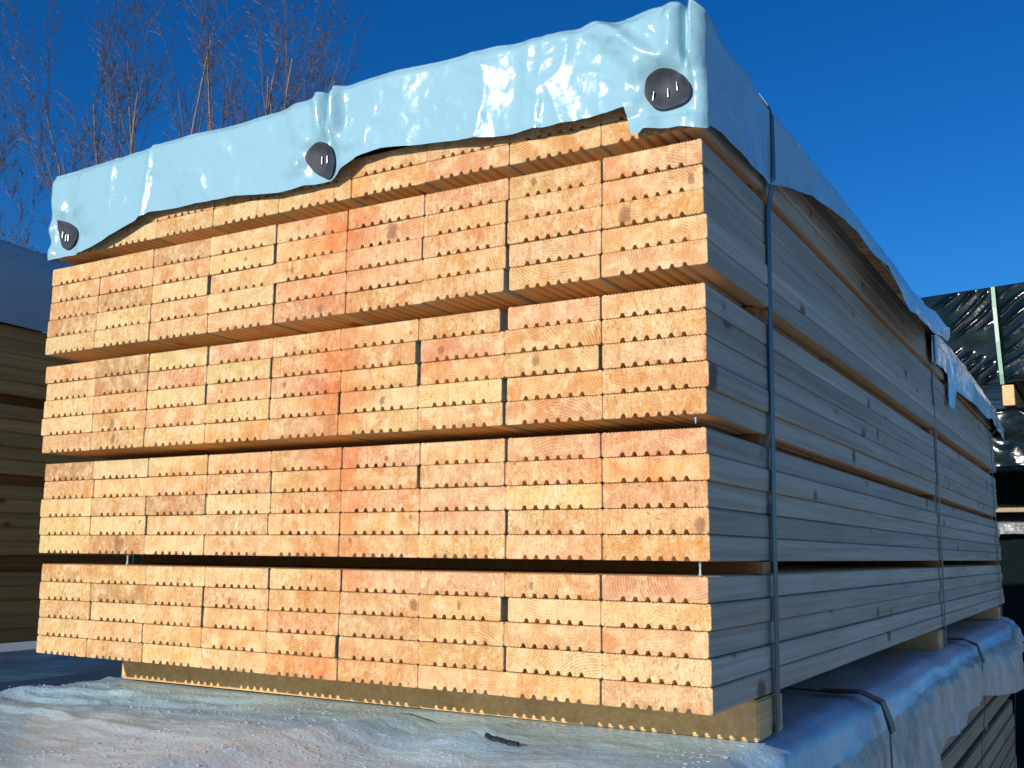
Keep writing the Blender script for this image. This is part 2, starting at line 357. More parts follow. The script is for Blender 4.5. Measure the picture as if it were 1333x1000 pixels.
for p, (xl, zbl, ztl, xr, zbr, ztr, bnd) in enumerate(PK):
    for r in range(1, 6):                       # rows from the top
        edges = [xl + rb.uniform(-.003, .003)] + [b + rb.uniform(-.0012, .0012) for b in bnd] + [xr + rb.uniform(-.0025, .0025)]
        for c in range(1, 10):
            if p == 4 and (r < 4 and c < 9 or r < 3): continue       # wholly behind the tarp
            gl = GAP.get((p, r, c - 1), .0004); gr = GAP.get((p, r, c), .0004)
            x0 = edges[c - 1] + (gl * .35 if c > 1 else 0); x1 = edges[c] - (gr * .65 if c < 9 else 0)
            def zz(x):
                t = (x - xl) / (xr - xl); zb = lerp(zbl, zbr, t); zt = lerp(ztl, ztr, t)
                return zb + (zt - zb) * (5 - r) / 5, (zt - zb) / 5
            xc = (x0 + x1) / 2; z, h = zz(xc); za, zb_ = zz(x0)[0], zz(x1)[0]
            o = copy_board()
            o.location = (xc, rb.gauss(0, .0009) + (.001 if p == 4 else 0), BZ + z)
            o.rotation_euler = (0, -math.atan2(zb_ - za, x1 - x0), 0)
            o.scale = ((x1 - x0) / BW, 1 + rb.uniform(-.006, .012) + (.012, .006, -.010, -.004, -.008)[p], (h - .0001) / PITCH)
            t = xc / W
            pal = SPECIAL.get((p, r, c)) or rb.choices(['pale yellow','honey','tan','orange','pinkish','dark tan'],
                   [max(.25, 4.2 - 5 * t), 2.4, 1.3, .6 + 1.6 * t, .3 + 2.0 * t, .5 if t < .5 else .15])[0]
            b = [lerp(q, m_, .25) for q, m_ in zip(TINTS[pal], (.79, .53, .25))]; v = rb.uniform(.93, 1.05)
            o['tint'] = [b[0] * v, b[1] * v * rb.uniform(.97, 1.03), b[2] * v * rb.uniform(.92, 1.08)]
            o['pith'] = [rb.uniform(-.06, .06), 0.0, rb.choice([-1, 1]) * rb.uniform(.012, .075) + .014]
            o['fuzz'] = rb.choice([.25, .4, .55, .7, .9]); o['ringy'] = clamp(1.25 - o['fuzz'] + rb.uniform(-.25, .2))
            kn = KNOT.get((p, r, c))
            if not kn and rb.random() < .07: kn = (rb.uniform(-.05, .05), rb.uniform(.006, .022), rb.uniform(.0025, .0055))
            o['knot'] = list(kn) if kn else [0.0, 0.0, 0.0]
            tag(o, '%s decking board, %s in %s of %s' % (pal, COLN[c - 1], ROWN[r - 1], PKN[p]), 'board', 'decking boards in the covered stack')

# ------------------------------------------------------------------ spacer sticks between the packets
SY = [.232, 1.655, 3.02]
SYN = ['front', 'middle', 'far']
GN = ['lowest', 'second', 'third', 'top']
for g in range(4):
    z0r, z1r = PK[g][5], PK[g + 1][4]; z0l, z1l = PK[g][2], PK[g + 1][1]
    for s in range(3):
        vs, fs = bevel_box(1.052, .045, 1.0, .001)
        h = min(z1r - z0r, z1l - z0l) - .0012
        vs = [Vector((v.x, v.y, v.z * h)) for v in vs]
        o = obj('spacer_stick', vs, fs, M['stick'])
        o.location = (.548 if g else .556, SY[s] + (-.03 if g == 0 and s == 0 else 0), BZ + (z0l + z0r) / 2 + .0004)
        o.rotation_euler = (0, -math.atan2(z0r - z0l, 1.09), 0)
        tag(o, 'thin wooden spacer stick under the %s strap, in the %s gap between packets' % (SYN[s], GN[g]), 'spacer', 'spacer sticks between the packets')
for (x, g, w, hh, lab) in ((.192, 0, .0042, .0155, 'small pale plastic sliver standing in the lowest gap, left end'),
                           (1.0655, 0, .0036, .0150, 'small pale plastic sliver standing in the lowest gap, right end'),
                           (1.064, 1, .0030, .0095, 'tiny pale drip hanging in the second gap near the right corner')):
    vs = []; fs = []
    prof = [(1.3, 0), (.75, .15), (.6, .5), (.75, .85), (1.3, 1.0)] if g == 0 else [(.25, 0), (.6, .3), (.8, .7), (1.2, 1.0)]
    n = 8
    for k, (rr, zf) in enumerate(prof):
        for i in range(n):
            a = 2 * math.pi * i / n; vs.append((math.cos(a) * rr * w / 2, math.sin(a) * rr * w / 2, zf * hh))
    for k in range(len(prof) - 1):
        for i in range(n): fs.append((k * n + i, k * n + (i + 1) % n, (k + 1) * n + (i + 1) % n, (k + 1) * n + i))
    fs.append(tuple(reversed(range(n)))); fs.append(tuple((len(prof) - 1) * n + i for i in range(n)))
    o = obj('plastic_sliver', vs, fs, M['ice'], smooth_=True)
    t = x / W; top = lerp(PK[g + 1][1], PK[g + 1][4], t)
    o.location = (x, .010, BZ + top - hh - .0002)
    tag(o, lab, 'sliver')

# ------------------------------------------------------------------ bearers under the stack
for (y0, y1, x0, x1, nm) in ((.1512, .2505, .027, 1.080, 'front'), (1.545, 1.645, .02, 1.080, 'middle'), (2.95, 3.05, .02, 1.080, 'far')):
    vs, fs = bevel_box(x1 - x0, y1 - y0, .0455, .0022)
    o = obj('bearer', vs, fs, M['beam'])
    o.location = ((x0 + x1) / 2, (y0 + y1) / 2, BZ - .0465 + (.0016 if nm == 'front' else 0))
    o.rotation_euler = (0, .0045, 0)
    tag(o, {'front': 'wooden bearer lying crosswise under the front of the covered stack, sun dots along its foot',
            'middle': 'wooden bearer under the covered stack at its middle strap',
            'far': 'wooden bearer under the covered stack at its far strap'}[nm], 'bearer', 'bearers under the covered stack')

# ------------------------------------------------------------------ tarp over the stack
FB = [(-.011,.621),(.006,.623),(.069,.624),(.1,.631),(.14,.642),(.217,.666),(.308,.664),(.391,.662),(.47,.653),(.519,.654),(.568,.653),(.582,.661),(.612,.678),(.651,.682),(.745,.673),(.833,.663),(.915,.66),(.954,.661),(.998,.662),(1.003,.638),(1.008,.626),(1.017,.625),(1.022,.629),(1.063,.626),(1.089,.62)]
FT = [(-.011,.764),(.111,.771),(.229,.773),(.394,.775),(.537,.784),(.557,.782),(.625,.786),(.71,.786),(.832,.783),(.955,.779),(.993,.776),(1.027,.78),(1.066,.776),(1.087,.772)]
SB = [(-.012,.62),(.0,.629),(.037,.631),(.098,.628),(.206,.637),(.23,.636),(.29,.648),(.376,.661),(.473,.668),(.613,.667),(.713,.656),(.795,.659),(.861,.634),(.937,.609),(1.044,.613),(1.20,.616),(1.50,.655),(1.60,.695),(1.609,.63),(1.806,.646),(1.898,.642),(1.899,.562),(1.957,.555),(1.998,.613),(2.656,.612),(2.802,.63),(3.2,.60)]
ST = [(-.024,.764),(.069,.757),(.189,.759),(.253,.750),(.348,.722),(.478,.704),(.615,.684),(.77,.667),(.866,.655),(.968,.637),(1.148,.628),(1.35,.645),(1.55,.700),(1.62,.716),(2.028,.703),(2.443,.680),(2.772,.668),(3.061,.655),(3.3,.65)]
LIFT = [(0,0),(.23,0),(.32,.012),(.6,.035),(1.0,.06),(1.3,.06),(1.55,.05),(1.6,.0),(1.9,.0),(2.0,.005),(2.3,.02),(3.0,.02),(3.3,.02)]
def ridge(x, y, s=0.0, p=2.0):
    return max(0.0, 1.0 - 2.4 * abs(nz(x, y, s))) ** p
def front_d(x, z):
    """how far the front flap stands proud of the board ends"""
    v = clamp((z - .63) / .15)
    d = .013 + .009 * nz(x * 6, z * 5, 1.3) + .0042 * nz(x * 17, z * 12, 4.1) + .0006 * nz(x * 60, z * 40, 7.7)
    d += .006 * math.sin(x * 11 + 1.2) * (1 - v) * .6
    cr = .45 + .55 * smooth(.62, .85, x)
    d += cr * (.0055 * ridge(x * 6.5 + 1.7 * z, z * 7 - x * 2.0, 3.7) + .0030 * ridge(x * 15 - 6 * z, z * 13, 12.4, 1.6) + .0012 * ridge(x * 36, z * 30 + x * 9, 21.0, 1.3))
    if x > 1.0: d -= .0022 * gauss(z, .650 - .12 * (x - 1.0), .0026)
    g = smooth(.66, .74, z)
    d += g * (.011 * gauss(x, .540 + .10 * (.78 - z), .012) - .013 * gauss(x, .5585 + .02 * (.78 - z), .0045) + .013 * gauss(x, .574 + .03 * (.78 - z), .010))
    cx = .515 - .28 * max(0, z - .70)                                   # sweeping fold left of the middle patch
    d += .007 * gauss(x, cx, .018) * smooth(.64, .70, z)
    gs = smooth(.675, .735, z)
    d += gs * (-.024 * gauss(x, 1.0695, .0034) + .010 * gauss(x, 1.0785, .006) + .008 * gauss(x, 1.055, .010))
    c2 = 1.060 - 2.6 * (z - .700) ** 1.0 * .42 if z > .70 else 1.060       # folds from the corner patch up and left
    d += .0085 * gauss(x, c2 - .012, .011) * smooth(.695, .715, z)
    c3 = 1.022 - .9 * max(0, z - .70)
    d += .006 * gauss(x, c3, .014) * smooth(.685, .72, z)
    d += .0035 * gauss(x, .885 + .1 * (z - .7), .006) * (1 - .4 * v) + .003 * gauss(x, .872, .012)
    d += .004 * gauss(x, .205 + .15 * (z - .7), .007) + .0035 * gauss(x, .125, .008) * v
    for px, pz in ((.028, .66), (.551, .683), (1.048, .675)): d = lerp(d, .0085 + .05 * (px - x) * .3, math.exp(-(((x - px) ** 2 + (z - pz) ** 2) / .034 ** 2) ** 2))
    for px, pz in ((.028, .66), (.551, .683), (1.048, .675)):
        r_ = math.hypot(x - px, z - pz)
        if r_ < .1: d += .0026 * math.sin(7 * math.atan2(z - pz, x - px) + px * 9) * smooth(.031, .043, r_) * (1 - smooth(.045, .095, r_))
    hem = .0012 if (x > .99 and z < .642) else 0
    return max(.004, d + hem)
def side_d(y, z, v):
    d = .012 + .004 * nz(y * 5, z * 5, 9.1) + .002 * nz(y * 17, z * 12, 3.1) + .003 * ridge(y * 6, z * 9, 4.4)
    d = lerp(d, .010, max(gauss(y, .240, .035), gauss(y, 1.655, .03), gauss(y, 3.02, .05)))
    return max(.005, d + poly(LIFT, y))
cols = []                                     # one column of points per perimeter step
NV = 46
def column(top, bot, fn, inset, inner_z):
    pts = []
    for j in range(NV):
        v = j / (NV - 1); z = lerp(bot, top, v); pts.append(fn(z, v))
    return pts, inset
front_x = [i * .0032 - .011 for i in range(int(1.094 / .0032) + 1)]
for extra in (.998, .9995, 1.001, 1.003, 1.005, 1.0075): front_x.append(extra)
front_x += [1.0605 + .0012 * i for i in range(16)]
front_x = sorted(set(front_x))
per = []
def ease_top(v): return smooth(.86, 1.0, v)
for y in [3.25 - .1 * i for i in range(33)]:              # left side, far to near (hidden side)
    zt = .768; zb = .64
    per.append(([(-.024 - .006 * nz(y * 4, 3) + .012 * ease_top(j / (NV - 1)), y, lerp(zb, zt, j / (NV - 1))) for j in range(NV)], (.03, y, zt + .004)))
for x in front_x:
    zt = poly(FT, x); zb = poly(FB, x); pts = []
    for j in range(NV):
        v = j / (NV - 1); z = lerp(zb, zt, v)
        pts.append((x, -front_d(x, z) + .007 * ease_top(v) ** 2, z))
    per.append((pts, (lerp(.03, 1.05, (x + .011) / 1.1), .05, zt + .003)))
yy = -.010
side_y = []
while yy < 3.25:
    side_y.append(yy); yy += .012 if yy < 2.1 else .03
side_y += [1.604, 1.8975, 1.8990, 1.9005, 1.975, 1.99]
side_y = sorted(set(round(v, 4) for v in side_y))
for y in side_y:
    zt = poly(ST, y); zb = min(poly(SB, y), zt - .004); L = poly(LIFT, y); pts = []
    for j in range(NV):
        v = j / (NV - 1); z = lerp(zb, zt, v)
        x = W + side_d(y, z, v) - .006 * ease_top(v) ** 2
        if y < .03: x = W + lerp(.011, side_d(y, z, v), smooth(-.012, .03, y))
        pts.append((x, y, z))
    per.append((pts, (W - .02, max(.05, y), .776 - .008 * smooth(2.0, 3.2, y))))
for i in range(1, 24):
    x = W - .045 * i; per.append(([(x, 3.27 + .006 * nz(x * 5, 2), lerp(.63, .765, j / (NV - 1))) for j in range(NV)], (lerp(1.05, .03, i / 23), 3.2, .772)))
per.append(per[0])
vs = []; fs = []
H = NV + 2
for pts, ins in per:
    top = Vector(pts[-1]); ins = Vector(ins)
    vs += [Vector(p) for p in pts]
    mid = top.lerp(ins, .3); mid.z = max(top.z, lerp(top.z, ins.z, .5)) + .0015; vs.append(mid); vs.append(ins)
for i in range(len(per) - 1):
    for j in range(H - 1):
        fs.append((i * H + j, (i + 1) * H + j, (i + 1) * H + j + 1, i * H + j + 1))
# flat middle of the sheet: joins the inner ring by its long sides
b = len(vs)
n = len(per)
ring = [i * H + H - 1 for i in range(n - 1)]
cen = len(vs); vs.append(Vector((.54, .4, .785))); vs.append(Vector((.54, 2.8, .78)))
for a, c in zip(ring, ring[1:] + ring[:1]):
    ya = (vs[a].y + vs[c].y) / 2; fs.append((a, c, cen if ya < 1.6 else cen + 1))
    if (vs[a].y < 1.6) != (vs[c].y < 1.6):
        fs.append((a, c, cen + 1) if ya < 1.6 else (a, c, cen))
tarp = obj('tarp_cover', [v + Vector((0, 0, BZ)) for v in vs], fs, M['tarp'], smooth_=True)
tag(tarp, 'shiny pale blue tarp over the top of the main board stack, stapled through dark patches', 'tarp')

PATCH = [([(.005,.683),(.01,.685),(.029,.679),(.048,.666),(.053,.651),(.047,.64),(.033,.634),(.019,.64),(.01,.657)], [(.018,.660,.0),(.026,.654,.0),(.032,.653,.0)], 'dark grey patch with three staples at the left corner'),
         ([(.524,.692),(.532,.705),(.545,.71),(.557,.708),(.567,.7),(.572,.681),(.572,.663),(.566,.656),(.554,.661),(.535,.673)], [(.550,.685,.0),(.559,.685,.0)], 'dark grey patch with two staples below the middle fold'),
         ([(1.022,.673),(1.025,.688),(1.036,.697),(1.048,.698),(1.061,.692),(1.073,.679),(1.077,.666),(1.074,.657),(1.064,.653),(1.041,.652),(1.029,.66)], [(1.032,.669,.15),(1.048,.671,.0),(1.059,.676,-.1)], 'large dark grey patch with three staples at the right corner')]
def catmull(pts, sub=4):
    n = len(pts); out = []
    for i in range(n):
        p0, p1, p2, p3 = (Vector(pts[(i + k - 1) % n]) for k in range(4))
        for s in range(sub):
            t = s / sub
            out.append(.5 * ((2 * p1) + (p2 - p0) * t + (2 * p0 - 5 * p1 + 4 * p2 - p3) * t * t + (3 * p1 - p0 - 3 * p2 + p3) * t ** 3))
    return out
def patch_y(x, z):
    s = 0.0
    for a in (-.006, 0, .006):
        for c in (-.006, 0, .006): s = max(s, front_d(x + a, z + c))
    return -s
for outl, stap, lab in PATCH:
    cx = sum(p[0] for p in outl) / len(outl); cz = sum(p[1] for p in outl) / len(outl)
    o2 = catmull(outl); n = len(o2); vs = []; fs = []
    rings = [(1.0, .0002), (1.0, -.0020), (.97, -.0023), (.8, -.0023), (.55, -.0023), (.28, -.0023)]
    for s, dy in rings:
        for p in o2:
            x, z = lerp(cx, p[0], s), lerp(cz, p[1], s); vs.append((x, patch_y(x, z) + dy, z + BZ))
    for k in range(len(rings) - 1):
        for i in range(n): fs.append((k * n + i, k * n + (i + 1) % n, (k + 1) * n + (i + 1) % n, (k + 1) * n + i))
    vs.append((cx, patch_y(cx, cz) - .0023, cz + BZ)); c = len(vs) - 1; k = len(rings) - 1
    for i in range(n): fs.append((k * n + i, k * n + (i + 1) % n, c))
    po = obj('patch', vs, fs, M['patch'], tarp, smooth_=True); po['label'] = lab
    for q in range(2 * n): po.data.polygons[q].use_smooth = False
    for x, z, tl in stap:
        y = patch_y(x, z) - .0036; sv = []; sf = []
        h = .0052; pts = [Vector((x + tl * h, y + .003, z + h)), Vector((x + tl * h, y - .0008, z + h)), Vector((x, y - .001, z)), Vector((x - tl * h, y - .0008, z - h)), Vector((x - tl * h, y + .003, z - h))]
        for a, b_ in zip(pts, pts[1:]): tube(sv, sf, a, b_, .0009, .0009, 6)
        obj('staple', [v + Vector((0, 0, BZ)) for v in sv], sf, M['staple'], po, smooth_=True)

# ------------------------------------------------------------------ straps round the stack
def strap(name, pts, width, mat, th=.0011, axis=Vector((0, 1, 0))):
    vs = []; fs = []; n = len(pts); P = [Vector(p) for p in pts]
    for i, p in enumerate(P):
        a = P[max(0, i - 1)]; b_ = P[min(n - 1, i + 1)]; t = (b_ - a).normalized(); nrm = t.cross(axis).normalized()
        w = axis * (width / 2)
        vs += [p - w, p + w, p + w + nrm * th, p - w + nrm * th]
    for i in range(n - 1):
        for k in range(4): fs.append((i * 4 + k, i * 4 + (k + 1) % 4, (i + 1) * 4 + (k + 1) % 4, (i + 1) * 4 + k))
    fs.append((0, 3, 2, 1)); e = (n - 1) * 4; fs.append((e, e + 1, e + 2, e + 3))
    return obj(name, [v + Vector((0, 0, BZ)) for v in vs], fs, mat)
def strap_loop(ytop, ybot, lab, dx):
    xo = W + .0045; st = poly(ST, ytop); sb = poly(SB, ytop); iz = .776 - .008 * smooth(2.0, 3.2, ytop)
    pts = []
    def Y(z): return lerp(ybot, ytop, clamp((z + .045) / (st + .045)))
    T = (W + dx - .006, st); mx_ = lerp(T[0], W - .02, .3); mz = max(st, lerp(st, iz, .5)) + .0015
    pts += [(-.034, Y(.0), -.0), (-.036, Y(.4), .4), (-.040, ytop, iz - .01), (.03, ytop, iz + .006), (.3, ytop, iz + .012), (.8, ytop, iz + .011), (W - .022, ytop, iz + .0025)]
    pts += [(mx_ + .001, ytop, mz + .002), (T[0] + .0025, ytop, st + .001), (W + dx + .002, ytop, st - .014), (W + dx + .002, Y(sb + .01), sb + .01), (xo + .002, Y(sb - .02), sb - .02)]
    z = math.floor(sb * 10 - .3) / 10
    while z > .05: pts.append((xo + .0008 * nz(z * 9, ytop), Y(z) + .002 * nz(z * 7, ytop * 3), z)); z -= .1
    pts += [(xo, Y(0), .0), (xo, Y(-.02), -.02), (xo, ybot, -.036)]
    pts += [(xo - .004, ybot, -.0455), (W - .02, ybot, -.0468)]
    o = strap('strap', pts, .0165, M['strap'])
    tag(o, lab, 'strap', 'straps round the covered stack')
strap_loop(.251, .213, 'flat blue green strap nearest the front, tight over the tarp and down the side', .0105)
strap_loop(1.672, 1.628, 'flat blue green strap halfway along the side of the covered stack', .0105)
strap_loop(3.020, 3.026, 'flat blue green strap at the far end of the covered stack', .031)

# ------------------------------------------------------------------ lower pile: frosty tarp, boards, straps
def low_z(x, y):
    z = -.0475
    calm = 1.0
    for y0, y1 in ((.1512, .2505), (1.545, 1.645), (2.95, 3.05)):
        calm = min(calm, smooth(0, .05, max(y0 - y, y - y1, 0)))
    if not (.0 < x < W + .03): calm = 1.0
    n = .006 * nz(x * 4, y * 4, .7) + .0035 * nz(x * 11, y * 8, 2.2) + .0016 * nz(x * 30, y * 26, 5.2) + .0009 * nz(x * 80, y * 60, 8.1)
    wr = .35 + .65 * (1 - smooth(.2, .5, x)) * smooth(-.3, -.05, y)
    n += wr * .0032 * max(0, 1 - 2.4 * abs(nz(x * 6 + y * 2, y * 17, 31.0))) ** 1.5 + wr * .0018 * max(0, 1 - 2.4 * abs(nz(x * 13, y * 34 + x * 5, 41.0))) ** 1.3 - .002 * wr
    f = 0.0
    f += .010 * gauss(x, .628 + .02 * math.sin(y * 9), .035) * smooth(-.9, -.2, -abs(y + .2)) if y < .1 else 0
    f -= .010 * smooth(.63, .72, x) * (1 - smooth(.80, .95, x)) * (1 - smooth(-.1, .12, y))
    f += .007 * gauss(x - .25 * (y + .1), .73, .012) * gauss(y, .06, .07)
    f += .006 * gauss(y - .30 * x, .02, .016) * (1 - smooth(.25, .40, x)) + .005 * gauss(y + .12 * x, -.09, .013) * (1 - smooth(.35, .6, x))
    f -= .004 * gauss(y - .22 * x, -.04, .02) * (1 - smooth(.25, .45, x))
    return z + (n + f) * calm - .003 * calm
LEFT, RIGHT = -.075, 1.104
FLB = [(-1.6,-.34),(.2,-.36),(.60,-.33),(.80,-.30),(.93,-.24),(1.02,-.201),(1.10,-.235),(1.22,-.187),(1.40,-.20),(1.629,-.178),(1.76,-.187),(1.84,-.173),(2.178,-.21),(2.479,-.231),(2.867,-.257),(2.95,-.16),(3.1,-.12),(3.3,-.14)]
ys = []
y = -1.6
while y < 3.34:
    ys.append(y); y += .008 if -.42 < y < .3 else .02 if y < 1.0 else .035
xs = [LEFT + i * .0095 for i in range(int((RIGHT - LEFT) / .0095) + 1)]
def low_row(y):
    pts = []
    for k in range(8, 0, -1):                        # left drop
        t = k / 8; pts.append((LEFT - .012 * math.sin(min(1, t * 3) * 1.57) - .01 * t, y, low_z(LEFT, y) - .012 - .22 * t * t - .006))
    rim = .012 * nz(y * 5, 3.3) + .006 * nz(y * 17, 1.1)
    for x in xs:
        s = smooth(LEFT + .05, LEFT, x); e = smooth(RIGHT - .045, RIGHT, x)
        pts.append((x + rim * e, y, low_z(x, y) - .012 * s - .014 * e * e))
    bot = poly(FLB, y); x0 = RIGHT + rim; z0 = low_z(RIGHT, y) - .014
    bulge = .030 * gauss(y, 2.55, .35) + .012 * gauss(y, .45, .3)
    for k in range(1, 23):
        t = k / 22; z = lerp(z0 - .004, bot, t)
        fl = .008 * ridge(y * 9, z * 8, 33.0, 1.3) + .004 * ridge(y * 21, z * 17, 37.0, 1.3) + .010 * nz(y * 9, z * 4, 6.1) + .006 * nz(y * 26, z * 7, 2.9) + .003 * nz(y * 60, z * 20, 1.9)
        ox = .010 * smooth(0, .25, t) + (fl + .014 * t) * smooth(.02, .3, t) + bulge * math.sin(t * 2.4)
        for sy in (.648, 1.90, 2.89): ox = lerp(ox, .008, gauss(y, sy, .018) * (1 - t))
        pts.append((x0 + ox, y, z))
    return pts
rows = [low_row(y) for y in ys]; nu = len(rows[0])
vs, fs = grid(nu, len(rows), lambda i, j: (rows[j][i][0], rows[j][i][1], rows[j][i][2] + BZ))
o = obj('frosty_tarp', vs, fs, [M['frost'], M['flap']], smooth_=True, midx=[1 if (q % (nu - 1)) > nu - 21 else 0 for q in range(len(fs))])
tag(o, 'pale wrinkled tarp specked with frost, spread under the main board stack', 'tarp')

rd = random.Random(5); vs = []; fs = []
for i in range(4200):
    x = rd.uniform(-.05, 1.07); y = rd.uniform(-.55, .135)
    if nz(x * 5, y * 5, 11.0) < .02 - .35 * smooth(.35, .6, x) * smooth(0, -.15, y): continue
    r = rd.choice([.0007, .0009, .0012, .0016, .0022]) * rd.uniform(.8, 1.25); b = len(vs); z = low_z(x, y) + BZ
    a0 = rd.uniform(0, 6); ex = rd.uniform(.8, 1.7)
    for rr, zf in ((1.0, -.3), (.8, .22), (.35, .42)):
        for k in range(6):
            a = a0 + k * math.pi / 3; vs.append((x + math.cos(a) * r * rr * ex, y + math.sin(a) * r * rr, z + zf * r))
    for q in range(2):
        for k in range(6): fs.append((b + q * 6 + k, b + q * 6 + (k + 1) % 6, b + q * 6 + 6 + (k + 1) % 6, b + q * 6 + 6 + k))
    fs.append(tuple(b + 12 + k for k in range(6)))
o = obj('ice_droplets', vs, fs, M['ice'], smooth_=True)
tag(o, 'frozen droplets scattered over the pale wrinkled tarp in front', 'droplets', None, 'stuff')

pts = []; vs = []; fs = []
base = [(.795, .030), (.806, .022), (.818, .024), (.832, .014), (.845, .016)]
for (a, b_) in zip(base, base[1:]):
    p0 = Vector((a[0], a[1], low_z(*a) + .0032 + BZ)); p1 = Vector((b_[0], b_[1], low_z(*b_) + .0032 + BZ)); tube(vs, fs, p0, p1, .0034, .0028, 6)
o = obj('black_scrap', vs, fs, M['darkstrap']); tag(o, 'small crooked black scrap lying on the pale frosty tarp', 'scrap')

LROW = .047
for q, top in enumerate((-.076, -.335, -.613, -.891)):
    for r in range(5):
        z = top - LROW * (r + 1)
        vs, fs = bevel_box(.14, 4.78, LROW - .0012, .003)
        o = obj('timber_board', vs, fs, M['oldside'])
        o.location = (RIGHT - .088 + rb.uniform(-.003, .003), .80 + rb.uniform(-.02, .02), BZ + z)
        tag(o, 'weathered board edge below the frosty tarp, %s of the %s lower packet' % (ROWN[r], ['uppermost', 'second', 'third', 'bottom'][q]), 'board', 'boards of the lower pile')
for s, y in enumerate((-.6, .85, 2.4)):
    for q, top in enumerate((-.335, -.613, -.891)):
        vs, fs = bevel_box(1.12, .06, .041, .002); o = obj('spacer_stick', vs, fs, M['stick']); o.location = (.52, y, BZ + top + .0006)
        tag(o, 'wooden spacer stick in the %s gap of the lower pile, %s one along it' % (['upper', 'middle', 'lower'][q], ['nearest', 'middle', 'farthest'][s]), 'spacer', 'spacer sticks in the lower pile')
    vs, fs = bevel_box(1.12, .1, BZ - .891 - .235 - .002 + .0, .004); o = obj('bearer', vs, fs, M['beam']); o.location = (.52, y, .0)
    tag(o, 'heavy ground bearer under the lower pile, %s of three along it' % ['nearest', 'middle', 'farthest'][s], 'bearer', 'ground bearers of the lower pile')
for (y, lab) in ((.648, 'dark strap with black corner guard, nearest one on the frosty lower pile'), (1.905, 'dark strap with black corner guard, middle one on the frosty lower pile'), (2.893, 'thin dark strap at the far end of the frosty lower pile')):
    zt = low_z(1.0, y) + .006
    pts = [(.95, y, low_z(.95, y) + .004), (1.05, y, low_z(1.05, y) + .004), (RIGHT - .012, y, low_z(RIGHT - .02, y) + .006), (RIGHT + .016, y, zt - .016), (RIGHT + .026, y, -.10), (RIGHT + .027, y, -.2), (RIGHT + .012, y, -.32), (RIGHT - .004, y + .004, -.6), (RIGHT - .004, y, -1.1)]
    e = empty('strap', (RIGHT, y, BZ - .05)); tag(e, lab, 'strap', 'straps on the lower pile')
    o = strap('band', pts, .012, M['darkstrap']); o.parent = e; o.matrix_parent_inverse = Matrix.Translation(-Vector(e.location))
    if y < 2.5:
        gp = [(1.03, y, low_z(1.03, y) + .0065), (RIGHT - .016, y, low_z(RIGHT - .02, y) + .0085), (RIGHT + .017, y, zt - .012), (RIGHT + .028, y, zt - .042), (RIGHT + .030, y, zt - .055)]
        o = strap('corner_guard', gp, .032, M['darkstrap'], .002); o.parent = e; o.matrix_parent_inverse = Matrix.Translation(-Vector(e.location))

# ------------------------------------------------------------------ neighbouring stack on the left
LX = -.45
lm = bevel_box(.118, 3.3, .0271, .0022)
for p, zb in enumerate((-.018, .152, .311, .470)):
    for r in range(5):
        vs, fs = lm if (p, r) == (0, 0) else (None, None)
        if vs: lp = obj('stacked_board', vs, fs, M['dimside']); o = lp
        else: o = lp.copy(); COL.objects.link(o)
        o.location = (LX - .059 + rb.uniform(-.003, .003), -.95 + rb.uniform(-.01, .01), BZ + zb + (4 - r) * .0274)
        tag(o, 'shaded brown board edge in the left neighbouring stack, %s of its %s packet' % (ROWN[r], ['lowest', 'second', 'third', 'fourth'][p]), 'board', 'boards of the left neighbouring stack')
LT = [(-2.65,.775),(-1,.779),(.1,.782),(.25,.776),(.4,.772),(.75,.764)]
def lt_row(y):
    pts = []; t = poly(LT, y)
    pts.append((LX - .65, y, t - .12)); pts.append((LX - .62, y, t))
    for k in range(12): pts.append((LX - .6 + .05 * k, y, t + .004 * nz(k * .4, y * 4)))
    for k in range(15):
        v = k / 14; z = lerp(t - .004, .603 + .005 * nz(y * 3, 1.0), v)
        pts.append((LX + .008 + .012 * smooth(0, .3, v) + .006 * nz(y * 6, z * 7, 2) + .003 * nz(y * 20, z * 12, 5), y, z))
    return pts
rows = [lt_row(-2.65 + i * .03) for i in range(114)]
vs, fs = grid(len(rows[0]), len(rows), lambda i, j: (rows[j][i][0], rows[j][i][1], rows[j][i][2] + BZ))
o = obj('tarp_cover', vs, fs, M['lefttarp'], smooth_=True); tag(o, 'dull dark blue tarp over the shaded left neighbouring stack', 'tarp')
for s, y in enumerate((-2.3, -1.2, -.12)):
    vs, fs = bevel_box(1.0, .1, .045, .002); o = obj('bearer', vs, fs, M['stick']); o.location = (LX - .52, y, BZ - .064)
    tag(o, 'bearer under the left neighbouring stack, %s of three along it' % ['nearest', 'middle', 'farthest'][s], 'bearer', 'bearers of the left neighbouring stack')
for q, zt in enumerate((.1195, .2895, .4485, .608)):  # sticks added extra wide to keep daylight out of the gaps
    vs, fs = bevel_box(1.0, .5, .0216 if q else .0324, .001); o = obj('spacer_stick', vs, fs, M['stick']); o.location = (LX - .53, .45, BZ + zt - .0004)
    if q == 3: o.scale = (1, 1, .2)
    tag(o, 'added wide spacer stick blocking daylight in the %s gap of the left neighbouring stack' % ['lowest', 'second', 'third', 'topmost'][q], 'spacer', 'added gap blocking sticks in the left neighbouring stack')
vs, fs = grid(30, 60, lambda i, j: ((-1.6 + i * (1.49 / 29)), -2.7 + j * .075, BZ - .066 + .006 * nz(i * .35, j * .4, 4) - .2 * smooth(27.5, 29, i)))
o = obj('blue_sheet', vs, fs, M['lefttarp'], smooth_=True); tag(o, 'dark blue sheet in the shade below the left neighbouring stack', 'sheet')

